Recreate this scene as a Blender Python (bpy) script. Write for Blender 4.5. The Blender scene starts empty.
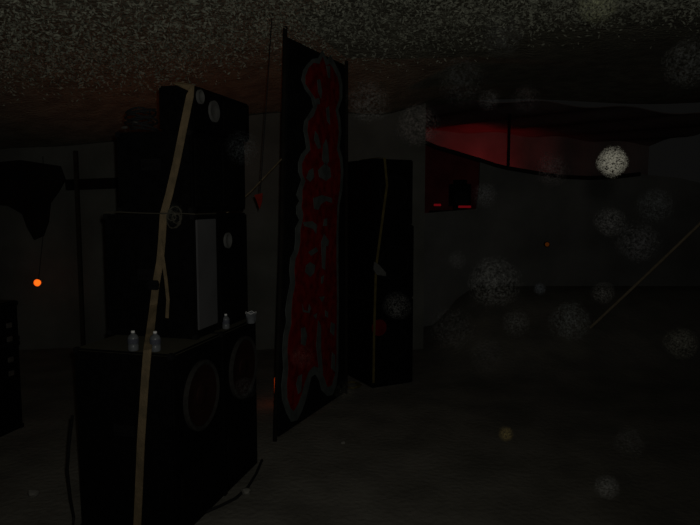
import bpy, bmesh, math, random
from mathutils import Vector, Matrix

random.seed(7)
scene = bpy.context.scene
COL = scene.collection

# ---------------------------------------------------------------- camera, sky, flash, exposure
FPX, PITCH, CAM_H = 640.0, math.atan(60.5 / 640.0), 2.0
cam_data = bpy.data.cameras.new('camera')
cam_data.sensor_width = 36.0
cam_data.lens = FPX * 36.0 / 700.0
cam_data.clip_start = 0.05
cam_data.clip_end = 200
cam = bpy.data.objects.new('camera', cam_data)
COL.objects.link(cam)
cam.location = (0, 0, CAM_H)
cam.rotation_euler = (math.pi / 2 - PITCH, 0, 0)
scene.camera = cam

world = bpy.data.worlds.new('night_sky')
scene.world = world
world.use_nodes = True
world.node_tree.nodes['Background'].inputs[0].default_value = (1.0, 0.99, 0.94, 1)
world.node_tree.nodes['Background'].inputs[1].default_value = 0.0036

flash_data = bpy.data.lights.new('camera_flash', 'SPOT')      # the camera's own weak flash
flash_data.energy = 78.0
flash_data.spot_size = math.radians(132)
flash_data.spot_blend = 1.0
flash_data.color = (1.0, 0.985, 0.93)
flash_data.shadow_soft_size = 0.015
flash = bpy.data.objects.new('camera_flash', flash_data)
flash.location = (0.03, 0.02, 2.05)
flash.rotation_euler = (Vector((-0.12, 1.0, 0.26))).to_track_quat('-Z', 'Y').to_euler()   # it throws a little up and to the left
COL.objects.link(flash)

scene.view_settings.view_transform = 'Standard'
scene.view_settings.look = 'None'
scene.view_settings.exposure = 0.0
scene.view_settings.gamma = 1.0
scene.view_settings.use_curve_mapping = False

# ---------------------------------------------------------------- helpers
def V(*a): return Vector(a)

def ray(x, y):
    a, b = (x - 350) / FPX, (262.5 - y) / FPX
    return V(a, math.cos(PITCH) + b * math.sin(PITCH), -math.sin(PITCH) + b * math.cos(PITCH))

def at_z(x, y, z=0.0):
    r = ray(x, y); t = (z - CAM_H) / r.z
    return V(r.x * t, r.y * t, z)

def at_y(x, y, Y):
    r = ray(x, y); t = Y / r.y
    return V(r.x * t, Y, CAM_H + r.z * t)

def at_plane(x, y, p, n):
    r = ray(x, y); o = V(0, 0, CAM_H)
    return o + r * ((p - o).dot(n) / r.dot(n))

def material(name, color, rough=0.9, spec=0.1, var=0.0, scale=8.0, bump=0.0, bscale=40.0, metal=0.0, dark=None,
             dust=None, emit=None, estr=0.0, alpha=None):
    m = bpy.data.materials.new(name); m.use_nodes = True
    nt = m.node_tree; N = nt.nodes; Lk = nt.links
    b = N['Principled BSDF']
    b.inputs['Base Color'].default_value = (*color, 1)
    b.inputs['Roughness'].default_value = rough
    b.inputs['Specular IOR Level'].default_value = spec
    b.inputs['Metallic'].default_value = metal
    tc = N.new('ShaderNodeTexCoord')
    out = None
    if var or dark:
        no = N.new('ShaderNodeTexNoise'); no.inputs['Scale'].default_value = scale; no.inputs['Detail'].default_value = 6
        Lk.new(tc.outputs['Object'], no.inputs['Vector'])
        r = N.new('ShaderNodeValToRGB')
        c2 = dark or tuple(c * (1 - var) for c in color)
        r.color_ramp.elements[0].position = 0.35; r.color_ramp.elements[1].position = 0.65
        r.color_ramp.elements[0].color = (*c2, 1); r.color_ramp.elements[1].color = (*color, 1)
        Lk.new(no.outputs['Fac'], r.inputs['Fac']); out = r.outputs['Color']
    if dust:                                                   # dust that has settled on upward faces
        g = N.new('ShaderNodeNewGeometry'); s = N.new('ShaderNodeSeparateXYZ'); Lk.new(g.outputs['Normal'], s.inputs[0])
        mr = N.new('ShaderNodeMapRange'); mr.inputs['From Min'].default_value = 0.8; mr.inputs['From Max'].default_value = 0.95
        Lk.new(s.outputs['Z'], mr.inputs['Value'])
        mx = N.new('ShaderNodeMix'); mx.data_type = 'RGBA'
        mx.inputs[6].default_value = (*color, 1)
        if out: Lk.new(out, mx.inputs[6])
        mx.inputs[7].default_value = (*dust, 1); Lk.new(mr.outputs[0], mx.inputs[0]); out = mx.outputs[2]
    if out: Lk.new(out, b.inputs['Base Color'])
    if bump:
        n2 = N.new('ShaderNodeTexNoise'); n2.inputs['Scale'].default_value = bscale; n2.inputs['Detail'].default_value = 5
        Lk.new(tc.outputs['Object'], n2.inputs['Vector'])
        bp = N.new('ShaderNodeBump'); bp.inputs['Strength'].default_value = bump; bp.inputs['Distance'].default_value = 0.03
        Lk.new(n2.outputs['Fac'], bp.inputs['Height']); Lk.new(bp.outputs['Normal'], b.inputs['Normal'])
    if emit:
        b.inputs['Emission Color'].default_value = (*emit, 1); b.inputs['Emission Strength'].default_value = estr
    if alpha is not None:
        b.inputs['Alpha'].default_value = alpha
    return m

class MB:
    """collects shapes, builds ONE mesh object"""
    def __init__(self): self.bm = bmesh.new()
    def box(self, o, a, b, c, bevel=0.0):
        """corner o and three edge vectors"""
        bm = bmesh.new()
        vs = [bm.verts.new(o + a * i + b * j + c * k) for i in (0, 1) for j in (0, 1) for k in (0, 1)]
        for f in ((0, 1, 3, 2), (4, 6, 7, 5), (0, 4, 5, 1), (2, 3, 7, 6), (0, 2, 6, 4), (1, 5, 7, 3)):
            bm.faces.new([vs[i] for i in f])
        bmesh.ops.recalc_face_normals(bm, faces=bm.faces)
        if bevel:
            bmesh.ops.bevel(bm, geom=list(bm.edges), offset=bevel, segments=2, affect='EDGES')
        return self.merge(bm)
    def merge(self, bm):
        me = bpy.data.meshes.new('tmp'); bm.to_mesh(me); bm.free(); self.bm.from_mesh(me); bpy.data.meshes.remove(me)
        return self
    def lathe(self, prof, origin, axis=V(0, 0, 1), seg=20):
        axis = axis.normalized(); q = V(0, 0, 1).rotation_difference(axis)
        rows = []
        for r, h in prof:
            rows.append([self.bm.verts.new(origin + q @ V(max(r, 1e-4) * math.cos(t * 2 * math.pi / seg),
                         max(r, 1e-4) * math.sin(t * 2 * math.pi / seg), h)) for t in range(seg)])
        for i in range(len(rows) - 1):
            for t in range(seg):
                u = (t + 1) % seg
                self.bm.faces.new((rows[i][t], rows[i][u], rows[i + 1][u], rows[i + 1][t]))
        self.bm.faces.new(list(reversed(rows[0]))); self.bm.faces.new(rows[-1])
        return self
    def tube(self, pts, r, seg=8):
        rows = []
        for i, p in enumerate(pts):
            d = (pts[min(i + 1, len(pts) - 1)] - pts[max(i - 1, 0)]).normalized()
            s = d.cross(V(0.13, 0.21, 0.97)).normalized(); t = d.cross(s)
            rows.append([self.bm.verts.new(p + (s * math.cos(k * 2 * math.pi / seg) + t * math.sin(k * 2 * math.pi / seg)) * r) for k in range(seg)])
        for i in range(len(rows) - 1):
            for k in range(seg):
                u = (k + 1) % seg
                self.bm.faces.new((rows[i][k], rows[i][u], rows[i + 1][u], rows[i + 1][k]))
        self.bm.faces.new(list(reversed(rows[0]))); self.bm.faces.new(rows[-1])
        return self
    def ribbon(self, pts, width_dir, w, th=0.004):
        """flat webbing with real thickness"""
        rows = []
        for i, p in enumerate(pts):
            d = (pts[min(i + 1, len(pts) - 1)] - pts[max(i - 1, 0)]).normalized()
            wd = (width_dir - d * width_dir.dot(d)).normalized(); n = d.cross(wd)
            rows.append([self.bm.verts.new(p + wd * a * w / 2 + n * b * th / 2) for a, b in ((-1, -1), (1, -1), (1, 1), (-1, 1))])
        for i in range(len(rows) - 1):
            for k in range(4):
                u = (k + 1) % 4
                self.bm.faces.new((rows[i][k], rows[i][u], rows[i + 1][u], rows[i + 1][k]))
        self.bm.faces.new(list(reversed(rows[0]))); self.bm.faces.new(rows[-1])
        return self
    def plate(self, poly, P, n, off, th):
        """a polygon (u,v) cut from sheet, on plane map P, offset along n, with thickness"""
        bm = bmesh.new()
        vs = [bm.verts.new(P(*q) + n * off) for q in poly]
        es = [bm.edges.new((vs[i], vs[(i + 1) % len(vs)])) for i in range(len(vs))]
        bmesh.ops.triangle_fill(bm, edges=es, use_beauty=True, use_dissolve=False)
        r = bmesh.ops.extrude_face_region(bm, geom=list(bm.faces))
        for v in [g for g in r['geom'] if isinstance(g, bmesh.types.BMVert)]: v.co += n * th
        bmesh.ops.recalc_face_normals(bm, faces=bm.faces)
        return self.merge(bm)
    def build(self, name, mat, parent=None, smooth=False):
        me = bpy.data.meshes.new(name)
        bmesh.ops.recalc_face_normals(self.bm, faces=self.bm.faces)
        org = V(0, 0, 0)
        if parent is None:                                     # put the origin at the thing's own base
            xs = [v.co for v in self.bm.verts]
            org = V(sum(c.x for c in xs) / len(xs), sum(c.y for c in xs) / len(xs), min(c.z for c in xs))
        else:
            org = parent.matrix_world.translation.copy() if parent.type != 'EMPTY' else V(*parent['_org'])
        for v in self.bm.verts: v.co -= org
        self.bm.to_mesh(me); self.bm.free()
        if smooth:
            for p in me.polygons: p.use_smooth = True
            me.set_sharp_from_angle(angle=math.radians(40))
        me.materials.append(mat)
        o = bpy.data.objects.new(name, me); COL.objects.link(o)
        if parent is None:
            o.location = org; o['_org'] = tuple(org); o.matrix_world = Matrix.Translation(org)
        else:
            o.parent = parent; o['_org'] = tuple(org); o.matrix_world = Matrix.Translation(org)
            o.matrix_parent_inverse = Matrix.Identity(4); o.location = (0, 0, 0)
        return o

def tag(o, label, cat, group=None, kind=None):
    o['label'] = label; o['category'] = cat
    if group: o['group'] = group
    if kind: o['kind'] = kind
    return o

def thing(name, loc, label, cat, group=None):
    o = bpy.data.objects.new(name, None); COL.objects.link(o)
    o.location = loc; o.matrix_world = Matrix.Translation(loc); o['_org'] = tuple(loc)
    o.empty_display_size = 0.1
    return tag(o, label, cat, group)

def structure(o): o['kind'] = 'structure'; return o

def move_copy(root, delta):
    """copy of a thing with its parts and sub-parts"""
    c = root.copy(); COL.objects.link(c); c.location = root.location + delta
    for ch in list(root.children):
        d = ch.copy(); COL.objects.link(d); d.parent = c
        for g in list(ch.children):
            e = g.copy(); COL.objects.link(e); e.parent = d
    return c

# ---------------------------------------------------------------- materials
M = dict(
    soil=material('dusty_soil', (0.26, 0.248, 0.208), 1.0, 0.0, dark=(0.175, 0.167, 0.14), scale=2.2, bump=0.35, bscale=22),
    cloth_roof=material('roof_cloth', (0.34, 0.325, 0.25), 1.0, 0.0, dark=(0.22, 0.208, 0.16), scale=5, bump=0.9, bscale=24),
    net=material('net_leaf', (0.46, 0.47, 0.36), 0.9, 0.05, dark=(0.24, 0.25, 0.19), scale=9),
    wall=material('hung_canvas', (0.17, 0.172, 0.15), 1.0, 0.0, dark=(0.12, 0.122, 0.105), scale=1.6, bump=0.3, bscale=5),
    drape=material('dark_drape', (0.022, 0.019, 0.016), 1.0, 0.0, var=0.3, scale=3),
    tarp=material('grey_tarp', (0.20, 0.20, 0.185), 1.0, 0.0, dark=(0.13, 0.13, 0.12), scale=1.2, bump=0.3, bscale=5),
    wood=material('weathered_wood', (0.05, 0.042, 0.03), 0.9, 0.05, var=0.4, scale=7),
    darkwood=material('dark_wood', (0.018, 0.016, 0.013), 0.9, 0.05, var=0.4, scale=7),
    cab=material('black_cabinet_paint', (0.006, 0.006, 0.006), 0.8, 0.03, var=0.4, scale=20, dust=(0.09, 0.085, 0.06)),
    grille=material('black_grille', (0.008, 0.008, 0.0075), 0.8, 0.03, var=0.3, scale=60),
    cone=material('brown_cone', (0.028, 0.013, 0.010), 0.9, 0.05, var=0.3, scale=12),
    redcone=material('red_cone', (0.16, 0.008, 0.008), 0.9, 0.05, var=0.3, scale=12),
    ring=material('grey_rubber_ring', (0.04, 0.038, 0.034), 0.8, 0.05, var=0.3, scale=30),
    greypanel=material('grey_panel', (0.11, 0.11, 0.11), 0.8, 0.05, var=0.2, scale=3),
    horn=material('grey_horn', (0.13, 0.13, 0.12), 0.7, 0.1, var=0.2, scale=30),
    handle=material('black_metal_handle', (0.009, 0.009, 0.009), 0.6, 0.1),
    strap=material('tan_webbing', (0.245, 0.18, 0.10), 0.95, 0.02, dark=(0.155, 0.12, 0.07), scale=14, bump=0.3, bscale=120),
    ochre=material('faded_yellow_webbing', (0.15, 0.12, 0.04), 0.95, 0.02, var=0.3, scale=14),
    steel=material('dull_steel', (0.16, 0.15, 0.13), 0.5, 0.2, metal=0.4, var=0.3, scale=30),
    bottle=material('cloudy_plastic', (0.15, 0.16, 0.165), 0.35, 0.3, var=0.3, scale=30),
    cap=material('white_cap', (0.85, 0.84, 0.8), 0.5, 0.3),
    blue=material('blue_grey_label', (0.10, 0.105, 0.13), 0.7, 0.1, var=0.3, scale=60),
    board=material('black_banner_cloth', (0.014, 0.014, 0.014), 0.9, 0.02, var=0.3, scale=8),
    outline=material('grey_paint', (0.135, 0.15, 0.14), 0.9, 0.02, var=0.35, scale=9),
    red=material('red_paint', (0.27, 0.012, 0.010), 0.9, 0.02, var=0.55, scale=12),
    redcloth=material('red_ribbon_cloth', (0.22, 0.02, 0.012), 0.9, 0.02, var=0.3, scale=20),
    canopy=material('far_canopy_cloth', (0.35, 0.28, 0.26), 1.0, 0.0, var=0.35, scale=1.3, bump=0.3, bscale=6),
    cable=material('black_cable', (0.02, 0.02, 0.02), 0.7, 0.1),
    cord=material('pale_cord', (0.065, 0.06, 0.045), 0.9, 0.05),
    guyrope=material('pale_rope', (0.40, 0.33, 0.22), 0.95, 0.02, var=0.25, scale=20),
    rope=material('tan_rope', (0.22, 0.17, 0.10), 0.95, 0.02, var=0.4, scale=20),
    stone=material('pale_stone', (0.30, 0.29, 0.25), 0.9, 0.05, var=0.3, scale=20),
    lamp_orange=material('glowing_orange', (0.3, 0.08, 0.01), 0.6, 0.1, emit=(1.0, 0.13, 0.008), estr=0.9),
    lamp_core=material('glowing_amber', (0.3, 0.1, 0.02), 0.6, 0.1, emit=(1.0, 0.19, 0.012), estr=1.0),
    slit_orange=material('glowing_shade', (0.3, 0.08, 0.01), 0.6, 0.1, emit=(1.0, 0.10, 0.006), estr=0.16),
    led=material('glowing_red_lamp', (0.2, 0.0, 0.0), 0.6, 0.1, emit=(1.0, 0.02, 0.04), estr=0.085),
    led_amber=material('glowing_dim_amber', (0.2, 0.05, 0.0), 0.6, 0.1, emit=(1.0, 0.25, 0.02), estr=0.03),
    redglow=material('painted_red_glow', (0.20, 0.04, 0.04), 1.0, 0.0, var=0.4, scale=3),  # dim red lamp glow put into the base colour
    lens_red=material('red_lamp_lens', (0.3, 0.0, 0.0), 0.4, 0.2, emit=(1.0, 0.02, 0.02), estr=0.6),
)

# ---------------------------------------------------------------- the setting
def sstep(v): v = max(0.0, min(1.0, v)); return v * v * (3 - 2 * v)
def roof_z(x, y):
    return 3.52 - 0.13 * max(0, -x - 0.5) + 0.05 * math.sin(1.7 * x + 0.6) * math.cos(1.1 * y) - (0.10 - 0.075 * sstep((x - 0.3) / 1.2)) * max(0, y - 5.5)

def gh(x, y): return 0.75 * sstep((y - 6.9) / 2.6) * sstep((x - 1.0) / 0.9)     # rise added towards the far stage so the ground catches more flash
bm = bmesh.new()
NX, NY = 150, 170
grid = [[bm.verts.new((-16 + 40 * i / NX, -3 + 43 * j / NY,
        0.035 * math.sin(i * 1.3 + j * 0.4) * math.cos(j * 0.9) * (0 if 43 * j / NY < 17 else 1) + gh(-16 + 40 * i / NX, -3 + 43 * j / NY))) for i in range(NX + 1)] for j in range(NY + 1)]
for j in range(NY):
    for i in range(NX):
        bm.faces.new((grid[j][i], grid[j][i + 1], grid[j + 1][i + 1], grid[j + 1][i]))
b_ = MB(); b_.merge(bm)
structure(b_.build('floor', M['soil'], smooth=True))

bm = bmesh.new()
NX, NY = 90, 60
X0, X1, Y0, Y1 = -7.0, 8.0, 1.0, 9.3
top = [[bm.verts.new((X0 + (X1 - X0) * i / NX, Y0 + (Y1 - Y0) * j / NY,
        roof_z(X0 + (X1 - X0) * i / NX, Y0 + (Y1 - Y0) * j / NY))) for i in range(NX + 1)] for j in range(NY + 1)]
for j in range(NY):
    for i in range(NX):
        bm.faces.new((top[j][i], top[j][i + 1], top[j + 1][i + 1], top[j + 1][i]))
r = bmesh.ops.extrude_face_region(bm, geom=list(bm.faces))
for v in [g for g in r['geom'] if isinstance(g, bmesh.types.BMVert)]: v.co.z += 0.02
b_ = MB(); b_.merge(bm)
structure(b_.build('ceiling', M['cloth_roof'], smooth=True))

# leafy netting strung just under the roof cloth
b_ = MB()
for k in range(38000):
    x = random.uniform(-4.4, 3.9); y = 3.6 + (2.2 + 0.25 * math.sin(2.1 * x) - 0.45 * max(0.0, min(2.5, x - 0.3))) * random.random() ** 1.1 + abs(random.gauss(0, 0.45))
    z = roof_z(x, y) - random.uniform(0.015, 0.10)
    c = V(x, y, z)
    a = V(random.gauss(0, 1), random.gauss(0, 1), random.gauss(0, 0.6)).normalized() * random.uniform(0.008, 0.026)
    w = a.cross(V(random.gauss(0, 1), random.gauss(0, 1), random.gauss(0, 1))).normalized() * random.uniform(0.003, 0.010)
    vs = [b_.bm.verts.new(c + p) for p in (-a, w, a, -w)]
    b_.bm.faces.new(vs)
tag(b_.build('camouflage_netting', M['net']), 'olive and tan leafy netting strung under the roof across the top', 'netting', kind='stuff')

# back wall of hung canvas at the left, with folds
def sheet(xa, xb, Y, z0, ztop, amp, fr, th=0.012, n=80, m=6):
    bm = bmesh.new(); rows = []
    for j in range(m + 1):
        row = []
        for i in range(n + 1):
            x = xa + (xb - xa) * i / n; zt = ztop(x)
            z = z0 + (zt - z0) * j / m
            row.append(bm.verts.new((x, Y + amp * math.sin(fr * x) * (1 - 0.3 * j / m), z)))
        rows.append(row)
    for j in range(m):
        for i in range(n): bm.faces.new((rows[j][i], rows[j][i + 1], rows[j + 1][i + 1], rows[j + 1][i]))
    r = bmesh.ops.extrude_face_region(bm, geom=list(bm.faces))
    for v in [g for g in r['geom'] if isinstance(g, bmesh.types.BMVert)]: v.co.y += th
    b = MB(); b.merge(bm); return b
WY = 8.6
structure(sheet(-6.9, 1.0, WY, 0.0, lambda x: roof_z(x, WY) - 0.02, 0.05, 6).build('wall_left', M['wall'], smooth=True))

def vdrape():
    b = MB(); pts = [(-12, 163), (20, 160), (60, 166), (65, 180), (58, 192), (50, 203), (48, 222), (43, 236), (34, 240), (27, 228), (22, 214), (8, 206), (-12, 204)]
    c = at_y(0, 0, WY - 0.14)
    P = lambda x, y: at_y(x, y, WY - 0.14)
    return b.plate(pts, P, V(0, 1, 0), 0, 0.03)
tag(vdrape().build('cloth_drape', M['drape']), 'dark cloth hanging in a V against the pale canvas wall at far left', 'drape')

def bar(a, b, w, d):
    ax = b - a
    s = ax.cross(V(0, 1, 0)); s = s.normalized() * w if s.length > 1e-4 else V(w, 0, 0)
    t = ax.cross(s).normalized() * d
    return MB().box(a - s / 2 - t / 2, ax, s, t, min(w, d) * 0.12)
yb = WY - 0.13
tag(bar(at_y(66, 185, yb), at_y(118, 183, yb), 0.14, 0.05).build('wooden_beam', M['drape']), 'short dark horizontal board across the canvas wall left of the cabinets', 'board')
tag(bar(V(at_y(77.5, 200, yb - .1).x, yb - .1, 0), V(at_y(77.5, 200, yb - .1).x, yb - .1, 2.66), 0.05, 0.05).build('wooden_post', M['wood']), 'thin upright post in front of the canvas wall', 'post')

# ---------------------------------------------------------------- the speaker stack
N0 = at_z(172, 355, 1.13)
AU = math.radians(15)
U = V(math.sin(AU), math.cos(AU), 0); W_ = V(-math.cos(AU), math.sin(AU), 0)   # along the front, and back into the cabinets
def L(t, s, z): return V(N0.x, N0.y, 0) + U * t + W_ * s + V(0, 0, z)

def cabinet(name, t0, t1, s0, s1, z0, z1, label, group='stacked black speaker cabinets'):
    root = thing(name, L((t0 + t1) / 2, (s0 + s1) / 2, z0), label, 'speaker', group)
    MB().box(L(t0, s0, z0), U * (t1 - t0), W_ * (s1 - s0), V(0, 0, z1 - z0), 0.012).build('body', M['cab'], root)
    return root

def driver(root, t, z, r, s, cone='cone', rr=0.030):
    o = L(t, s, z)
    f = MB().lathe([(r - rr, 0.0), (r - rr, 0.018), (r - rr * .5, 0.026), (r, 0.018), (r, 0.0), (r - rr, -0.001)], o, -W_, 48)
    w = f.build('woofer', M['ring'], root, True)
    MB().lathe([(r - rr, 0.004), (r - rr, 0.012), (r * 0.30, 0.001), (r * 0.28, 0.012), (r * 0.1, 0.02), (0, 0.022)], o, -W_, 40).build('cone', M[cone], w, True)
    return w

def side_handle(root, s, z, t):
    b = MB().box(L(t + 0.001, s - 0.07, z), U * -0.006, W_ * 0.14, V(0, 0, 0.07), 0.002)
    b.tube([L(t - 0.008, s - 0.05, z + 0.02), L(t - 0.03, s - 0.04, z + 0.035), L(t - 0.03, s + 0.04, z + 0.035), L(t - 0.008, s + 0.05, z + 0.02)], 0.007, 6)
    b.build('handle', M['handle'], root)

def corners(root, t0, s0, s1, z0, z1, t1=None):
    for s, ds in ((s0, 1), (s1, -1)):
        for z, dz in ((z0, 1), (z1, -1)):
            MB().box(L(t0 - 0.004, s - 0.003 * ds, z - 0.003 * dz), U * 0.04, W_ * 0.035 * ds, V(0, 0, 0.035 * dz), 0.004).build('corner_protector', M['handle'], root)

sub1 = cabinet('subwoofer_cabinet', 0, 0.62, 0, 0.66, 0, 1.13, 'large black bass cabinet nearest the camera with small bottles on its top')
driver(sub1, 0.325, 0.80, 0.22, -0.001)
side_handle(sub1, 0.33, 0.62, 0); corners(sub1, 0, 0, 0.66, 0, 1.13)
MB().box(L(0.06, 0.002, 0.10), U * 0.5, W_ * -0.012, V(0, 0, 0.30), 0.003).build('port_grille', M['grille'], sub1)
sub2 = cabinet('subwoofer_cabinet', 0.635, 1.2, 0, 0.66, 0, 1.13, 'black bass cabinet behind the nearest one with a grey ringed woofer')
driver(sub2, 0.945, 0.82, 0.225, -0.001)
corners(sub2, 0.635, 0, 0.66, 0, 1.13)
MB().box(L(0.68, 0.002, 0.10), U * 0.46, W_ * -0.012, V(0, 0, 0.30), 0.003).build('port_grille', M['grille'], sub2)

c2 = cabinet('mid_speaker_cabinet', 0.40, 0.68, 0.06, 0.71, 1.13, 1.92, 'mid height black cabinet with a pale grey front panel above the nearest bass cabinet')
MB().box(L(0.41, 0.058, 1.19), U * 0.26, W_ * -0.012, V(0, 0, 0.70), 0.004).build('front_panel', M['greypanel'], c2)
side_handle(c2, 0.4, 1.5, 0.40); corners(c2, 0.40, 0.06, 0.71, 1.13, 1.92)
c3 = cabinet('mid_speaker_cabinet', 0.695, 1.2, 0.06, 0.60, 1.13, 1.92, 'all black cabinet right of the grey panelled one with a small pale horn')
def horn(root, t, z, s, rt, rz, name='horn'):
    o = L(t, s, z); b = MB()
    prof = [(1.0, 0.0), (1.0, 0.014), (0.86, 0.016), (0.45, 0.003), (0.2, 0.001)]
    rows = []
    for k, (q, h) in enumerate(prof):
        rows.append([b.bm.verts.new(o - W_ * h + U * (rt * q * math.cos(a * math.pi / 12)) + V(0, 0, rz * q * math.sin(a * math.pi / 12))) for a in range(24)])
    for i in range(len(rows) - 1):
        for a in range(24):
            u = (a + 1) % 24
            b.bm.faces.new((rows[i][a], rows[i][u], rows[i + 1][u], rows[i + 1][a]))
    b.bm.faces.new(rows[-1]); b.bm.faces.new(list(reversed(rows[0])))
    return b.build(name, M['horn'], root, True)
horn(c3, 0.855, 1.735, 0.059, 0.055, 0.055)
MB().box(L(0.73, 0.058, 1.18), U * 0.43, W_ * -0.008, V(0, 0, 0.40), 0.003).build('grille', M['grille'], c3)

c4 = cabinet('wide_speaker_cabinet', 0.40, 1.2, 0.07, 0.60, 1.935, 2.44, 'wide black cabinet under the topmost one in the strapped stack')
for k in range(2):
    MB().box(L(0.43 + 0.385 * k, 0.068, 1.97), U * 0.355, W_ * -0.010, V(0, 0, 0.43), 0.004).build('grille', M['grille'], c4)
side_handle(c4, 0.35, 2.2, 0.40); corners(c4, 0.40, 0.07, 0.60, 1.935, 2.44)
c5 = cabinet('top_speaker_cabinet', 0.42, 1.27, 0.06, 0.30, 2.445, 2.72, 'small black cabinet with two grey tweeters on top of the stack')
horn(c5, 0.50, 2.655, 0.058, 0.045, 0.045, 'tweeter')
horn(c5, 0.685, 2.59, 0.058, 0.07, 0.07, 'tweeter')
MB().box(L(0.82, 0.058, 2.48), U * 0.36, W_ * -0.008, V(0, 0, 0.20), 0.003).build('grille', M['grille'], c5)

# ratchet strap round the stack
PL3 = (L(0.385, 0, 0), -U); PL1 = (L(-0.012, 0, 0), -U)
sp = [L(1.0, 0.19, 2.735), L(0.6, 0.18, 2.735), L(0.43, 0.17, 2.735)]
sp += [at_plane(x, y, L(0.405, 0, 0), -U) for x, y in ((191.5, 88), (190, 96))]
sp += [at_plane(x, y, *PL3) for x, y in ((183, 130), (176, 165), (169, 195), (163.5, 215), (162, 240), (160, 262), (156, 284), (153.5, 305))]
sp += [at_plane(150.5, 330, L(0.18, 0, 0), -U), at_plane(147.5, 350, *PL1), at_plane(145, 380, *PL1), at_plane(141, 440, *PL1), at_plane(138.5, 500, *PL1), at_plane(137, 531, *PL1)]
rs = MB().ribbon(sp, W_, 0.05, 0.005).build('ratchet_strap', M['strap'])
tag(rs, 'tan webbing strap running down the side of the black speaker stack', 'strap')
tail = [at_plane(x, y, L(0.365, 0, 0), -U) for x, y in ((160, 236), (162.5, 255), (166, 280), (168, 300), (167, 318))]
MB().ribbon(tail, W_, 0.022, 0.004).build('strap_tail', M['strap'], rs)
bc = at_plane(154.5, 284, L(0.36, 0, 0), -U)
b_ = MB().box(bc - W_ * 0.035 - V(0, 0, 0.035), U * -0.025, W_ * 0.07, V(0, 0, 0.06), 0.006)
b_.tube([bc - W_ * 0.04 - U * 0.02, bc + W_ * 0.04 - U * 0.02], 0.012, 8)
b_.build('ratchet_buckle', M['handle'], rs)

# cord tied round the cabinets with a knot
kc = [at_plane(x, y, L(0.378, 0, 0), -U) for x, y in ((104, 212.5), (120, 212), (140, 213), (160, 213.5), (175, 213))] + [L(0.385, 0.045, 1.925), L(0.66, 0.04, 1.925)]
cd = MB().tube(kc, 0.004, 6).build('tied_cord', M['cord'])
tag(cd, 'thin pale cord tied level around the stack with a loose tangle', 'cord')
b_ = MB(); pts = []
for k in range(90):
    a = k * 0.55; r_ = 0.036 + 0.028 * math.sin(k * 0.37)
    q = at_plane(174, 214, L(0.355, 0, 0), -U)
    pts.append(q + W_ * (r_ * math.cos(a)) + V(0, 0, r_ * math.sin(a) * 1.1 - 0.02) + U * 0.012 * math.sin(k * .9))
b_.tube(pts, 0.003, 5); b_.build('tangle', M['cord'], cd)

# cables heaped on the wide cabinet
b_ = MB(); pts = []
for k in range(160):
    a = k * 0.33; rr = 0.07 + 0.02 * math.sin(k * 0.21)
    pts.append(L(0.5, 0.475, 2.456) + W_ * rr * math.cos(a) * 1.2 + U * rr * math.sin(a) + V(0, 0, 0.0008 * k + 0.012 * (1 + math.sin(k * .57))))
b_.tube(pts, 0.006, 6)
co = b_.build('cable_coil', M['cable']); tag(co, 'black cable coiled on the wide cabinet beside the topmost one', 'cable')
for t_, s_, z_ in ((0.43, 0.46, 2.50), (0.44, 0.54, 2.475)):
    MB().lathe([(0.008, 0), (0.010, 0.01), (0.010, 0.03), (0.005, 0.04)], L(t_, s_, z_), W_, 10).build('plug', M['steel'], co, True)

# bottles standing on the bass cabinets
def bottle(pos, label, h=0.115, r=0.031):
    root = thing('plastic_bottle', pos, label, 'bottle', 'small bottles on the bass cabinets')
    MB().lathe([(r * .9, 0), (r, 0.006), (r, h * .28), (r * .93, h * .32), (r, h * .36), (r, h * .66), (r * .8, h * .78), (r * .42, h * .86), (r * .40, h * .92)], pos, seg=24).build('body', M['bottle'], root, True)
    MB().lathe([(r * 1.02, h * .38), (r * 1.03, h * .39), (r * 1.03, h * .62), (r * 1.02, h * .63)], pos, seg=24).build('paper_label', M['blue'], root, True)
    MB().lathe([(r * .34, h * .90), (r * .36, h * .91), (r * .36, h * 1.0), (r * .30, h * 1.02)], pos, seg=18).build('cap', M['cap'], root, True)
    return root
def on_sub(x, y): return at_z(x, y, 1.131)
bottle(on_sub(133.5, 350.3), 'small bottle with white cap left of the tan strap')
p2 = on_sub(154.5, 353.3); p2.y += 0.06; p2.x += -0.012
bottle(p2, 'small bottle with white cap just right of the tan strap')
bottle(on_sub(226, 328.5), 'small bottle on the cabinet edge below the horn', 0.10, 0.026)
cp = on_sub(251, 323)
cup = thing('plastic_cup', cp, 'crumpled pale plastic cup on the far end of the bass cabinets', 'cup')
b_ = MB(); rows = []
for h_ in (0, .03, .06, .075):
    rows.append([b_.bm.verts.new(cp + V(0.028 * (1 + h_ * 5) * math.cos(a * math.pi / 8) * (1 + .18 * math.sin(a * 2.3 + h_ * 60)), 0.028 * (1 + h_ * 5) * math.sin(a * math.pi / 8) * (1 + .18 * math.cos(a * 1.7 + h_ * 40)), h_ + .008 * math.sin(a * 1.9) * (h_ > .01))) for a in range(16)])
for i in range(3):
    for a in range(16):
        b_.bm.faces.new((rows[i][a], rows[i][(a + 1) % 16], rows[i + 1][(a + 1) % 16], rows[i + 1][a]))
b_.bm.faces.new(list(reversed(rows[0])))
b_.build('body', M['bottle'], cup, True)
MB().tube([rows_p for rows_p in [cp + V(0.038 * math.cos(a * math.pi / 8), 0.038 * math.sin(a * math.pi / 8), .076 + .006 * math.sin(a * 1.9)) for a in range(17)]], 0.002, 5).build('rim', M['cap'], cup, True)

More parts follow.
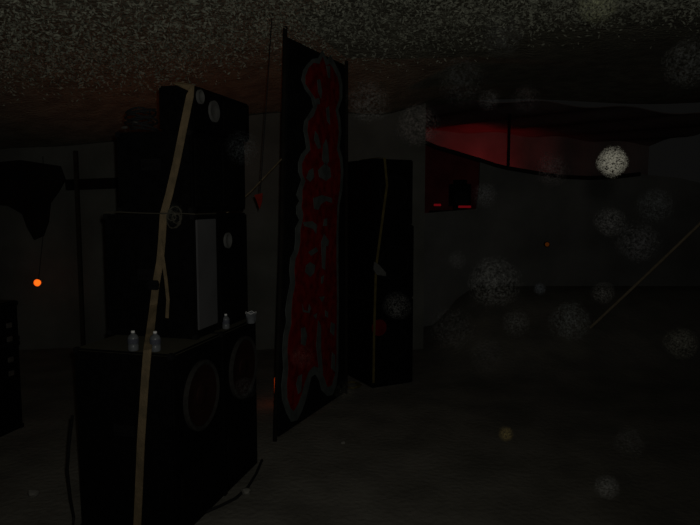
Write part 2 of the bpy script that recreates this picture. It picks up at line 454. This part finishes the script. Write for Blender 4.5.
# cable loop down the back of the nearest cabinet, and one on the floor
pts = [L(-0.02, 0.67, 0.72), L(-0.02, 0.70, 0.55), L(-0.03, 0.715, 0.38), L(-0.03, 0.70, 0.2), L(-0.02, 0.69, 0.08), L(-0.06, 0.67, 0.02), L(-0.2, 0.75, 0.015), L(-0.25, 1.0, 0.015)]
tag(MB().tube(pts, 0.009, 8).build('power_cable', M['handle']), 'cable hanging down behind the nearest bass cabinet', 'cable')
pts = [at_z(x, y, 0.012) for x, y in ((206, 512), (222, 505), (236, 498), (248, 487), (256, 474), (262, 460))]
tag(MB().tube(pts, 0.010, 8).build('floor_cable', M['cable']), 'dark cable curving on the ground in front of the bass cabinets', 'cable')

# ---------------------------------------------------------------- banner
OUTER=[(0.842, 3.383), (0.758, 3.295), (0.635, 3.262), (0.536, 3.199), (0.459, 3.134), (0.421, 3.043), (0.497, 2.971), (0.615, 2.92), (0.655, 2.847), (0.555, 2.764), (0.477, 2.703), (0.457, 2.624), (0.495, 2.541), (0.514, 2.473), (0.418, 2.415), (0.361, 2.343), (0.361, 2.257), (0.417, 2.191), (0.36, 2.12), (0.322, 2.06), (0.378, 2.009), (0.321, 1.966), (0.321, 1.897), (0.377, 1.844), (0.302, 1.777), (0.301, 1.674), (0.282, 1.589), (0.209, 1.526), (0.19, 1.425), (0.207, 1.32), (0.152, 1.198), (0.116, 1.092), (0.132, 0.987), (0.079, 0.885), (0.06, 0.761), (0.076, 0.602), (0.039, 0.465), (0.055, 0.33), (0.125, 0.196), (0.215, 0.087), (0.327, 0.068), (0.425, 0.13), (0.506, 0.218), (0.567, 0.323), (0.609, 0.387), (0.693, 0.395), (0.78, 0.305), (0.825, 0.205), (0.962, 0.107), (1.08, 0.083), (1.178, 0.159), (1.227, 0.302), (1.224, 0.612), (1.233, 1.019), (1.218, 1.404), (1.216, 1.704), (1.238, 1.97), (1.312, 2.12), (1.335, 2.299), (1.309, 2.446), (1.234, 2.538), (1.282, 2.688), (1.256, 2.802), (1.207, 2.892), (1.303, 3.02), (1.302, 3.155), (1.252, 3.242), (1.133, 3.314), (1.018, 3.375), (0.951, 3.316)]
RED=[(0.842, 3.321), (0.779, 3.246), (0.655, 3.231), (0.556, 3.169), (0.497, 3.09), (0.497, 3.022), (0.575, 2.983), (0.675, 2.937), (0.737, 2.867), (0.655, 2.767), (0.554, 2.712), (0.534, 2.623), (0.574, 2.539), (0.593, 2.462), (0.495, 2.403), (0.427, 2.329), (0.436, 2.243), (0.494, 2.184), (0.435, 2.105), (0.435, 2.017), (0.415, 1.957), (0.453, 1.895), (0.434, 1.825), (0.395, 1.756), (0.395, 1.651), (0.356, 1.566), (0.3, 1.51), (0.281, 1.416), (0.298, 1.292), (0.242, 1.177), (0.223, 1.058), (0.222, 0.954), (0.167, 0.859), (0.148, 0.742), (0.164, 0.581), (0.136, 0.439), (0.144, 0.322), (0.197, 0.218), (0.252, 0.174), (0.328, 0.214), (0.406, 0.293), (0.466, 0.378), (0.547, 0.459), (0.651, 0.481), (0.78, 0.431), (0.892, 0.305), (0.961, 0.197), (1.056, 0.192), (1.128, 0.285), (1.163, 0.44), (1.162, 0.624), (1.172, 1.028), (1.157, 1.409), (1.155, 1.706), (1.177, 1.971), (1.237, 2.138), (1.26, 2.296), (1.235, 2.412), (1.162, 2.513), (1.208, 2.681), (1.184, 2.784), (1.124, 2.881), (1.218, 3.008), (1.217, 3.122), (1.169, 3.199), (1.064, 3.264), (0.996, 3.288), (0.907, 3.253)]
HOLES=[[(0.716, 3.094), (0.779, 3.113), (0.821, 3.004), (0.8, 2.938), (0.737, 2.991)], [(0.655, 2.917), (0.758, 2.941), (0.779, 2.89), (0.696, 2.87)], [(0.907, 3.253), (0.996, 3.27), (0.996, 3.16), (0.951, 3.152)], [(0.908, 2.871), (0.975, 2.899), (0.998, 2.725), (0.931, 2.755)], [(0.675, 2.637), (0.737, 2.607), (0.8, 2.495), (0.737, 2.481), (0.654, 2.555)], [(0.843, 2.526), (0.909, 2.587), (0.954, 2.526), (0.977, 2.387), (0.91, 2.337), (0.822, 2.387)], [(0.887, 2.363), (1.0, 2.322), (1.023, 2.238), (0.91, 2.197), (0.758, 2.229), (0.737, 2.292)], [(0.553, 2.283), (0.633, 2.305), (0.654, 2.225), (0.573, 2.178), (0.494, 2.211)], [(0.633, 2.036), (0.822, 2.065), (1.047, 2.038), (1.047, 1.99), (0.91, 2.009), (0.801, 1.982), (0.737, 1.927), (0.653, 1.937)], [(0.866, 1.841), (0.933, 1.849), (0.934, 1.773), (0.845, 1.776)], [(0.434, 1.825), (0.612, 1.829), (0.716, 1.789), (0.695, 1.708), (0.632, 1.756), (0.453, 1.789)], [(0.867, 1.7), (0.979, 1.627), (0.957, 1.581), (0.912, 1.583), (0.89, 1.356), (0.823, 1.381), (0.801, 1.628)], [(0.531, 1.554), (0.694, 1.588), (0.737, 1.548), (0.591, 1.513)], [(0.571, 1.46), (0.673, 1.423), (0.652, 1.352), (0.57, 1.324), (0.471, 1.379), (0.491, 1.44)], [(0.801, 1.299), (0.868, 1.311), (0.845, 1.237), (0.802, 1.232)], [(0.758, 1.115), (0.89, 1.106), (0.824, 1.058)], [(0.411, 1.1), (0.449, 1.04), (0.529, 1.018), (0.549, 1.079), (0.59, 1.036), (0.549, 0.997), (0.43, 1.025)], [(0.631, 0.965), (0.715, 0.97), (0.694, 0.917)], [(1.029, 0.83), (1.125, 0.793), (1.101, 0.677), (1.006, 0.735)], [(0.39, 0.888), (0.468, 0.883), (0.508, 0.793), (0.468, 0.709), (0.389, 0.744)], [(0.737, 0.9), (0.802, 0.832), (0.802, 0.6), (0.847, 0.356), (0.758, 0.398), (0.694, 0.671)], [(0.891, 0.971), (0.959, 0.941), (0.959, 0.882), (0.891, 0.913)], [(0.33, 0.468), (0.407, 0.467), (0.387, 0.316), (0.329, 0.305), (0.292, 0.406)], [(1.054, 0.526), (1.127, 0.479), (1.128, 0.306), (1.031, 0.37)]]

BO = V(-0.599, 5.237, 0); BX = V(0.38783511, 0.92172877, 0); BZ = V(0.00487356, -0.00205064, 0.99998602); BN = V(0.92171589, -0.38782969, -0.00528741)
def BP(u, v): return BO + BX * u + BZ * v
ban = thing('banner', BO + BX * .7, 'tall black banner with red and grey graffiti lettering beside the stack', 'banner')
MB().plate([(0.0, 0.03), (1.41, 0.02), (1.375, 3.32), (0.207, 3.313)], BP, BN, -0.03, 0.03).build('cloth', M['board'], ban)
lo = MB().plate(OUTER, BP, BN, 0.001, 0.004).build('lettering_outline', M['outline'], ban)
lr = MB().plate(RED, BP, BN, 0.0055, 0.004).build('lettering', M['red'], ban)
b_ = MB()
for h in HOLES: MB().plate(h, BP, BN, 0.010, 0.003).build('lettering_gap', M['outline'], ban)
MB().tube([BP(0.207, 3.34) - BN * .03, BP(1.4, 3.345) - BN * .03], 0.02, 8).build('top_rail', M['darkwood'], ban)
pole = MB().tube([BP(-0.005, 0.0) - BN * 0.02 - BX * .03, BP(0.09, 1.65) - BX * .03, BP(0.175, 3.42) - BX * .03], 0.018, 10)
tag(pole.build('banner_pole', M['darkwood']), 'slim dark pole along the left edge of the graffiti banner', 'pole')
tag(MB().tube([BP(1.44, 0.0) , BP(1.43, 1.7), BP(1.415, 3.40)], 0.016, 10).build('banner_pole', M['darkwood']), 'slim dark pole along the right edge of the graffiti banner', 'pole')

# cord with a red ribbon between banner and stack
a0 = BP(0.12, 2.35) - BX * .05; a1 = L(1.205, 0.30, 1.86)
ribp = a0.lerp(a1, 0.86)
cr = MB().tube([a0, a0.lerp(a1, 0.5) - V(0, 0, 0.02), a1], 0.006, 6).build('guy_rope', M['rope'])
tag(cr, 'thin brown cord slanting from the banner pole to the speaker stack', 'cord')
rb = at_y(260, 195, 5.0)
b_ = MB().plate([(0, 0.0), (0.065, 0.015), (0.06, -0.05), (0.04, -0.11), (0.02, -0.05)], lambda u, v: rb + V(u - 0.045, 0.0, v), V(0, 1, 0), 0, 0.012)
tag(b_.build('ribbon', M['redcloth']), 'small red ribbon hanging between the speaker stack and the banner', 'ribbon')
tag(MB().tube([rb + V(0, .006, 0), V(rb.x + .1, rb.y + .1, roof_z(rb.x, rb.y) - 0.02)], 0.004, 6).build('hanging_string', M['cable']), 'dark string holding up the small red ribbon', 'string')

# ---------------------------------------------------------------- second stack beyond the banner
A2 = at_z(372, 388.5); a2 = math.radians(27)
R2 = V(math.cos(a2), math.sin(a2), 0); B2 = V(-math.sin(a2), math.cos(a2), 0)
def L2(r, s, z): return A2 + R2 * r + B2 * s + V(0, 0, z)
def cab2(name, z0, z1, w, label, red=False, d=0.6):
    root = thing(name, L2(w / 2, d / 2, z0), label, 'speaker', 'far speaker stack cabinets')
    MB().box(L2(0, 0, z0), R2 * w, B2 * d, V(0, 0, z1 - z0), 0.012).build('body', M['cab'], root)
    zc = (z0 + z1) / 2; rad = min(w, z1 - z0) * 0.36
    o = L2(w / 2, -0.001, zc)
    wf = MB().lathe([(rad * .88, 0), (rad * .88, .014), (rad, .014), (rad, 0)], o, -B2, 36).build('woofer', M['handle'], root, True)
    MB().lathe([(rad * .86, 0.01), (rad * .3, 0.001), (rad * .25, .012), (0.001, .016)], o, -B2, 30).build('cone', M['grille'], wf, True)
    return root
s2a = cab2('far_bass_cabinet', 0, 0.95, 0.52, 'black bass cabinet at the bottom of the stack right of the banner')
s2b = cab2('far_mid_cabinet', 0.955, 1.75, 0.52, 'black cabinet in the middle of the stack right of the banner')
s2c = cab2('far_top_cabinet', 1.755, 2.45, 0.50, 'black cabinet at the top of the stack right of the banner')
rp = L2(0.08, -0.004, 0.66)
MB().lathe([(0.09, 0), (0.09, 0.012), (0.05, 0.016), (0.001, 0.018)], rp, -B2, 24).build('badge', M['redcone'], s2a, True)
s2n, s2p = -B2, L2(0, -0.03, 0)
sp2 = [L2(0.13, 0.5, 2.47), L2(0.13, 0.1, 2.47), L2(0.13, -0.02, 2.46)] + [at_plane(x, y, s2p, s2n) for x, y in ((387, 185), (383, 215), (379, 245), (376, 268), (375, 300), (374, 340), (373.5, 383))]
st2 = MB().ribbon(sp2, R2, 0.028, 0.004).build('ratchet_strap', M['ochre']); tag(st2, 'faded yellow strap down the far stack right of the banner', 'strap')
bq = at_plane(378, 269, L2(0, -0.045, 0), s2n)
MB().plate([(-.05, .08), (.0, .05), (.09, -.04), (.09, -.08), (-.02, -.06), (-.06, .0)], lambda u, v: bq + R2 * u + V(0, 0, v), s2n, 0, 0.015).build('ratchet_buckle', M['horn'], st2)
pts = [at_z(352 + 9 * math.cos(k * .5) * (1 - k * .01), 385 + 3 * math.sin(k * .5), 0.012 + 0.0006 * k) for k in range(40)]
tag(MB().tube(pts, 0.010, 6).build('loose_cord', M['ochre']), 'loose yellowish cord coiled on the ground by the far stack', 'cord')

# ---------------------------------------------------------------- flight case at the left edge
fo = at_z(-26, 450); fx = V(-0.97, 0.24, 0).normalized(); fy = V(0.24, 0.97, 0).normalized()
fc = thing('flight_case', fo + fx * .3 + fy * .3, 'dark flight case with metal latches at the left edge of the view', 'case')
MB().box(fo, fx * 0.62, fy * 0.55, V(0, 0, 0.78), 0.012).build('body', M['cab'], fc)
MB().box(fo + V(0, 0, 0.785), fx * 0.62, fy * 0.55, V(0, 0, 0.36), 0.012).build('lid', M['cab'], fc)
for zz in (0.50, 0.62, 0.80, 0.92):
    MB().box(fo + fy * 0.40 + V(0, 0, zz), fx * -0.014, fy * 0.06, V(0, 0, 0.045), 0.004).build('latch', M['steel'], fc)
for zz in (0.0, 0.745, 0.79, 1.10):
    MB().box(fo + V(0, 0, zz) + fy * 0.515 - fx * .006, fx * 0.04, fy * 0.04, V(0, 0, 0.04), 0.006).build('corner', M['handle'], fc)

# ---------------------------------------------------------------- lamps
lp = at_y(37.5, 283, 8.2)
hl = thing('hanging_lamp', lp, 'tiny bright orange round lamp low on the far left canvas wall', 'lamp')
MB().lathe([(0.022, 0), (0.036, 0.006), (0.036, 0.02), (0.02, 0.026)], lp + V(0, 0.012, 0.004), V(0, -1, 0), 20).build('bulb', M['lamp_core'], hl, True)
b_ = MB().lathe([(0.030, 0.0), (0.044, 0.03), (0.046, 0.03), (0.034, -0.01)], lp + V(0, 0.02, 0.004), V(0, -1, 0), 20); b_.build('reflector', M['lamp_orange'], hl, True)
MB().tube([lp + V(0, 0.03, 0.03), lp + V(0, 0.3, 0.9), V(lp.x, WY - .1, 2.6)], 0.004, 6).build('cord', M['cable'], hl)

lb = at_z(278, 403)
lan = thing('lantern', lb, 'slim glowing orange lantern behind the pole at the left foot of the banner', 'lamp')
MB().lathe([(0.045, 0), (0.045, 0.02), (0.03, 0.03)], lb, seg=16).build('base', M['handle'], lan, True)
MB().lathe([(0.03, 0.03), (0.036, 0.06), (0.036, 0.24), (0.03, 0.27)], lb, seg=16).build('lamp_shade', M['slit_orange'], lan, True)
MB().lathe([(0.035, 0.27), (0.02, 0.30), (0.004, 0.31)], lb, seg=16).build('lamp_cap', M['handle'], lan, True)

def light(name, kind, loc, energy, color, size=0.03, target=None, angle=60, blend=0.6, parent=None):
    d = bpy.data.lights.new(name, kind); d.energy = energy; d.color = color
    d.shadow_soft_size = size
    if kind == 'SPOT': d.spot_size = math.radians(angle); d.spot_blend = blend
    o = bpy.data.objects.new(name, d); COL.objects.link(o); o.location = loc
    if target is not None:
        o.rotation_euler = (target - loc).to_track_quat('-Z', 'Y').to_euler()
    return o
light('lantern_light', 'POINT', lb + V(-0.08, -0.05, 0.2), 0.035, (1, 0.18, 0.03), 0.03)

def par_can(base, target, lens, label, group=None):
    d = (target - base).normalized()
    root = thing('stage_lamp', base - V(0, 0, 0.0), label, 'lamp')
    MB().lathe([(0.03, -0.13), (0.07, -0.11), (0.085, -0.02), (0.095, 0.0), (0.095, 0.03), (0.082, 0.03), (0.080, 0.0)], base, d, 20).build('housing', M['handle'], root, True)
    MB().lathe([(0.078, 0.004), (0.05, 0.010), (0.001, 0.012)], base, d, 20).build('lens', lens, root, True)
    s = d.cross(V(0, 1, 0.01)).normalized()
    MB().tube([base + s * .11, base + s * .11 - V(0, 0, .14), base - s * .11 - V(0, 0, .14), base - s * .11], 0.006, 6).build('bracket', M['handle'], root)
    return root
ob = V(-1.75, 6.3, 0.145)
par_can(ob, V(-1.6, 6.6, 3.5), M['lamp_orange'], 'orange lit stage lamp standing behind the speaker stack, shining up')
light('stage_lamp_light', 'SPOT', ob + V(0.0, 0.01, 0.06), 7.0, (1, 0.20, 0.035), 0.05, V(-1.35, 6.6, 3.5), 110, 1.0)

# ---------------------------------------------------------------- far stage with red light
CY0, CY1 = 9.6, 13.0
bm = bmesh.new(); rows = []
for j in range(13):
    row = []
    for i in range(41):
        x = 0.4 + 5.6 * i / 40; y = CY0 + (CY1 - CY0) * j / 12
        z = 3.48 - 0.08 * j / 12 - 0.35 * max(0, (x - 2.2)) ** 1.2 * 0.15 + 0.03 * math.sin(5 * x + j)
        row.append(bm.verts.new((x, y, z)))
    rows.append(row)
for j in range(12):
    for i in range(40): bm.faces.new((rows[j][i], rows[j][i + 1], rows[j + 1][i + 1], rows[j + 1][i]))
back = []
for k in range(1, 9):
    back.append([bm.verts.new((rows[12][i].co.x, CY1 + 0.06 * math.sin(i * 1.1), rows[12][i].co.z * (1 - k / 8.0))) for i in range(41)])
prev = rows[12]
for row in back:
    for i in range(40): bm.faces.new((prev[i], prev[i + 1], row[i + 1], row[i]))
    prev = row
r = bmesh.ops.extrude_face_region(bm, geom=list(bm.faces))
for v in [g for g in r['geom'] if isinstance(g, bmesh.types.BMVert)]: v.co += V(0, 0.015, 0.015)
b_ = MB(); b_.merge(bm)
tag(b_.build('stage_canopy', M['canopy'], smooth=True), 'cloth canopy of the far stage glowing red from a lamp below', 'canopy')

# dark tarp strung across the front of the far stage: a curved upper hem
TY = 9.5
edge = [(425, 142), (436, 147), (450, 151), (465, 155.5), (480, 160), (495, 165), (507, 168), (525, 171), (545, 174.5), (565, 177), (590, 178), (615, 177), (640, 174)]
poly = [(480, 162)] + edge[4:] + [(680, 178), (730, 190), (730, 308), (640, 308), (540, 308), (415, 328), (413, 240), (414, 214), (450, 211), (476, 209), (479, 190)]
tarp = MB().plate(poly, lambda x, y: at_y(x, y, TY), V(0, 1, 0), 0, 0.02)
tp = tarp.build('hanging_tarp', M['tarp']); tag(tp, 'grey tarp with a dark sagging top hem hung across the far red-lit stage', 'tarp')
MB().tube([at_y(x, y, TY - 0.02) for x, y in edge], 0.030, 8).build('hem', M['drape'], tp)
PY = TY + .12
px = at_y(506, 200, PY)
tag(MB().tube([V(px.x, PY, gh(px.x, TY)), V(px.x + .02, PY, 1.8), at_y(509.5, 114, PY)], 0.022, 8).build('canopy_pole', M['drape']), 'thin dark pole rising behind the tarp against the red-lit canopy', 'pole')

# equipment tower seen through the gap left of the tarp
EY = 10.4
def tower(xa, xb, zt, label, name='equipment_rack'):
    a = at_y(xa, 200, EY); b = at_y(xb, 200, EY)
    root = thing(name, V((a.x + b.x) / 2, EY + .25, .5), label, 'equipment')
    MB().box(V(a.x, EY, .5), V(b.x - a.x, 0, 0), V(0, .5, 0), V(0, 0, zt - .5), 0.012).build('body', M['cab'], root)
    return root
t1 = tower(433, 478, 1.86, 'black equipment rack with two dim red lamps on the far stage')
for x0, x1, yy in ((434, 441, 205), (458.5, 471, 206.8)):
    a = at_y(x0, yy, EY - .015); b = at_y(x1, yy, EY - .015)
    MB().box(a - V(0, 0, .016), V(b.x - a.x, 0, 0), V(0, .02, 0), V(0, 0, .034), 0.004).build('indicator_lamp', M['led'], t1)
ms = at_y(462, 186, EY)
sp_ = thing('monitor_speaker', V(ms.x, EY + .2, 1.862), 'small dark rounded speaker on top of the far equipment rack', 'speaker')
MB().box(V(ms.x - .17, EY + .04, 1.862), V(.34, 0, 0), V(0, .3, 0), V(0, 0, .50), 0.07).build('body', M['grille'], sp_)
MB().lathe([(.11, 0), (.12, .012), (.09, .014), (.02, .004)], V(ms.x, EY + .04, 2.05), V(0, -1, 0), 24).build('woofer', M['handle'], sp_, True)
bk = MB().plate([(416, 340), (416, 142), (436, 147), (450, 151), (465, 156), (480, 162), (520, 171), (520, 330)], lambda x, y: at_y(x, y, 11.2), V(0, 1, 0), 0, 0.02)  # sheet added to darken the gap behind the rack, red glow in its colour
tag(bk.build('gap_darkening_sheet', M['redglow']), 'added dark sheet behind the far equipment rack, coloured with dim red glow', 'cloth')
rl = V(2.4, 12.0, 2.2)
par_can(rl, V(2.45, 12.9, 2.9), M['lens_red'], 'red stage lamp behind the sagging tarp of the far stage')
tag(MB().tube([V(2.4, 12.0, 0.6), V(2.4, 12.0, 2.05)], 0.02, 8).build('lamp_stand', M['handle']), 'thin stand carrying the red stage lamp behind the tarp', 'stand')
light('red_stage_light', 'SPOT', rl + V(0.02, 0.06, 0.06), 6.5, (1, 0.03, 0.045), 0.08, V(2.5, 12.9, 2.75), 150, 1.0)
am = at_y(550, 245, 9.3)
al = thing('indicator_light', V(am.x, 9.3, am.z), 'tiny dim amber light on the dark tarp below the red glow', 'lamp')
MB().lathe([(.03, 0), (.032, .01), (.02, .02)], V(am.x, 9.44, am.z), V(0, -1, 0), 12).build('lens', M['led_amber'], al)
MB().lathe([(.035, 0), (.04, .03), (.042, .03), (.04, -.02)], V(am.x, 9.46, am.z), V(0, -1, 0), 12).build('housing', M['handle'], al)

# guy rope at the right
r0 = at_y(590, 336, 8.2); r0.z = gh(r0.x, r0.y); r1 = at_y(697, 225, 7.6); rd = (r1 - r0)
r2 = r0 + rd * 1.75
tag(MB().tube([r0 + rd * (1.75 * k / 20) - V(0, 0, 0.02 * math.sin(math.pi * k / 20)) for k in range(21)], 0.017, 8).build('guy_rope', M['guyrope']), 'tan guy rope slanting up to the right from the ground', 'rope')
tag(MB().tube([V(r2.x, r2.y, 0), V(r2.x, r2.y, 3.45)], 0.05, 10).build('tent_pole', M['wood']), 'wooden tent pole holding the guy rope at the right', 'pole')
tag(MB().lathe([(.012, 0), (.02, .03), (.025, .14), (.03, .15)], r0 + V(.02, .0, -.03), V(.3, .1, 1), 10).build('tent_peg', M['steel']), 'metal peg at the foot of the tan guy rope', 'peg')

# pebbles
def pebble(p, r, label):
    b = MB(); bm = bmesh.new(); bmesh.ops.create_icosphere(bm, subdivisions=2, radius=r)
    for v in bm.verts:
        v.co *= 1 + 0.18 * math.sin(v.co.x * 190 + v.co.y * 130); v.co.z *= 0.62
        v.co += p + V(0, 0, r * .55)
    b.merge(bm); tag(b.build('stone', M['stone'], smooth=True), label, 'stone', 'stones on the ground')
pebble(at_z(343, 444), 0.020, 'small pale stone on open ground below the far end of the banner')
pebble(at_z(246, 494), 0.035, 'pale stone beside the floor cable by the bass cabinets')
pebble(at_z(33, 496), 0.040, 'pale stone on the ground in the bottom left corner')

# ---------------------------------------------------------------- dust hanging in the flash
dm = bpy.data.materials.new('dust_fluff'); dm.use_nodes = True
nt = dm.node_tree; nt.nodes.clear()
o_ = nt.nodes.new('ShaderNodeOutputMaterial'); mix = nt.nodes.new('ShaderNodeMixShader'); tr = nt.nodes.new('ShaderNodeBsdfTransparent')
df = nt.nodes.new('ShaderNodeBsdfDiffuse'); oi = nt.nodes.new('ShaderNodeObjectInfo')
nt.links.new(oi.outputs['Color'], df.inputs['Color']); nt.links.new(tr.outputs[0], mix.inputs[1]); nt.links.new(df.outputs[0], mix.inputs[2])
nt.links.new(oi.outputs['Alpha'], mix.inputs[0]); nt.links.new(mix.outputs[0], o_.inputs[0])
def fluff(seed, n=1500, solid=1.0):
    rnd = random.Random(seed); bm = bmesh.new()
    for k in range(n):
        d = V(rnd.gauss(0, 1), rnd.gauss(0, 1), rnd.gauss(0, 1)).normalized()
        rr = 1.0 - 0.12 * abs(rnd.gauss(0, 1)) if k % 8 else rnd.random() ** 0.5 * 0.9
        wob = 1 + 0.05 * math.sin(3 * d.x + seed) + 0.04 * math.sin(5 * d.z + 2 * seed)
        c = d * rr * wob
        t = d.cross(V(rnd.gauss(0, 1), rnd.gauss(0, 1), rnd.gauss(0, 1))).normalized(); s = d.cross(t)
        a = rnd.uniform(0.05, 0.12); w = rnd.uniform(0.02, 0.05)
        bm.faces.new([bm.verts.new(c + q) for q in (t * -a, s * w, t * a, s * -w)])
    me = bpy.data.meshes.new('dust_mote'); bm.to_mesh(me); bm.free(); me.materials.append(dm); return me
FL = [fluff(s) for s in (1, 2, 3)]
# pixel centre, radius, brightness to reach, tint, distance, label
MOTES = [
 (612, 162, 16.5, 60, (1, .97, .80), 1.15, 'brightest dust mote, glowing white right of the red canopy'),
 (368, 102, 24, 15, (1, .98, .9), 1.35, 'large grey dust mote at the upper right edge of the banner'),
 (418, 124, 24, 14, (1, .88, .8), 1.45, 'large dust mote just left of the red canopy'),
 (242, 148, 19, 9, (.9, 1, 1), 1.5, 'dim mote in front of the wide cabinet at its right end'),
 (489, 100, 12, 10, (1, .98, .95), 1.7, 'small mote above the red canopy left of its pole'),
 (485, 195, 14, 9, (1, 1, 1), 1.6, 'mote before the far equipment rack'),
 (552, 170, 19, 7, (1, .85, .8), 1.7, 'faint mote on the hem of the tarp under the red glow'),
 (610, 222, 17, 10, (1, 1, .95), 1.6, 'mote directly below the brightest one'),
 (494, 281, 29, 15, (1, 1, .92), 1.25, 'largest grey mote, low in the middle right'),
 (457, 260, 11, 7, (1, 1, .95), 1.9, 'faint small mote left above the largest grey one'),
 (397, 306, 16, 13, (1, 1, .92), 1.5, 'round mote in front of the far speaker stack'),
 (570, 321, 23, 10, (.92, 1, .95), 1.35, 'large mote at the lower end of the tan guy rope'),
 (540, 289, 7, 15, (.8, .9, 1), 1.8, 'tiny bluish mote right of the largest grey one'),
 (603, 293, 13, 9, (1, .98, .9), 1.7, 'mote beside the middle of the tan guy rope'),
 (681, 343, 18, 13, (1, 1, .8), 1.4, 'greenish mote near the right edge at mid height'),
 (506, 434, 8.5, 42, (1, .75, .25), 1.5, 'small ochre mote over the ground'),
 (607, 487, 14, 27, (1, 1, .92), 1.35, 'round grey mote over the ground at the lower right'),
 (629, 442, 18, 8, (1, 1, .95), 1.7, 'faint mote above the round grey one at the lower right'),
 (598, 2, 22, 30, (.95, 1, .6), 1.4, 'olive mote cut by the top edge of the view'),
 (302, 357, 14, 12, (1, .5, .4), 1.6, 'reddish ringed mote in front of the banner letters'),
 (245, 388, 13, 8, (1, 1, .95), 1.7, 'dim mote below the woofer of the second bass cabinet'),
 (516, 323, 16, 9, (1, 1, .93), 1.6, 'faint mote between the two large lower right ones'),
 (690, 62, 28, 8, (.95, 1, .95), 1.3, 'large faint mote in the upper right corner'),
 (655, 205, 20, 6, (.9, 1, 1), 1.6, 'faint mote above the upper end of the guy rope'),
 (638, 242, 24, 7, (1, 1, 1), 1.5, 'dim mote left of the upper end of the guy rope'),
 (452, 328, 26, 6, (1, 1, .95), 1.45, 'very faint wide mote right of the far speaker stack'),
 (462, 80, 27, 6, (.95, 1, 1), 1.4, 'very faint wide mote above the red canopy'),
 (486, 355, 20, 5, (1, 1, .95), 1.6, 'very faint mote between ground and largest grey mote'),
 (345, 392, 13, 6, (1, 1, .75), 1.8, 'faint yellowish mote at the right foot of the banner'),
 (526, 98, 16, 5, (1, .9, .9), 1.8, 'very faint mote above the pole of the red canopy'),
 (172, 213, 13, 7, (.9, 1, .8), 1.9, 'small mote over the knotted cord on the stack'),
 (502, 35, 26, 6, (.95, 1, .95), 1.4, 'very faint wide mote under the netting at the top'),
]
def lin(v): v /= 255.0; return v / 12.92 if v <= 0.04045 else ((v + 0.055) / 1.055) ** 2.4
for k, (x, y, rpx, br, tint, dist, lab) in enumerate(MOTES):
    me = FL[k % 3]
    o = bpy.data.objects.new('dust_mote', me); COL.objects.link(o)
    o.location = at_y(x, y, dist); s = rpx * dist / FPX * 0.97
    o.scale = (s, s, s); o.rotation_euler = (k * 1.3, k * 2.1, k * .7)
    A_ = 0.20
    want = (lin(br * (1.0 if br > 50 else 0.75) + 10) - lin(10)) * dist * dist / max(0.10, 0.27 - 0.0007 * max(0, x - 368))
    al_ = 1 - (1 - min(0.9, want)) ** (1 / 2.9)
    o.color = (A_ * tint[0], A_ * tint[1], A_ * tint[2], al_)
    tag(o, lab, 'dust mote', 'dust motes floating in the flash')

for o in bpy.data.objects:
    if '_org' in o: del o['_org']
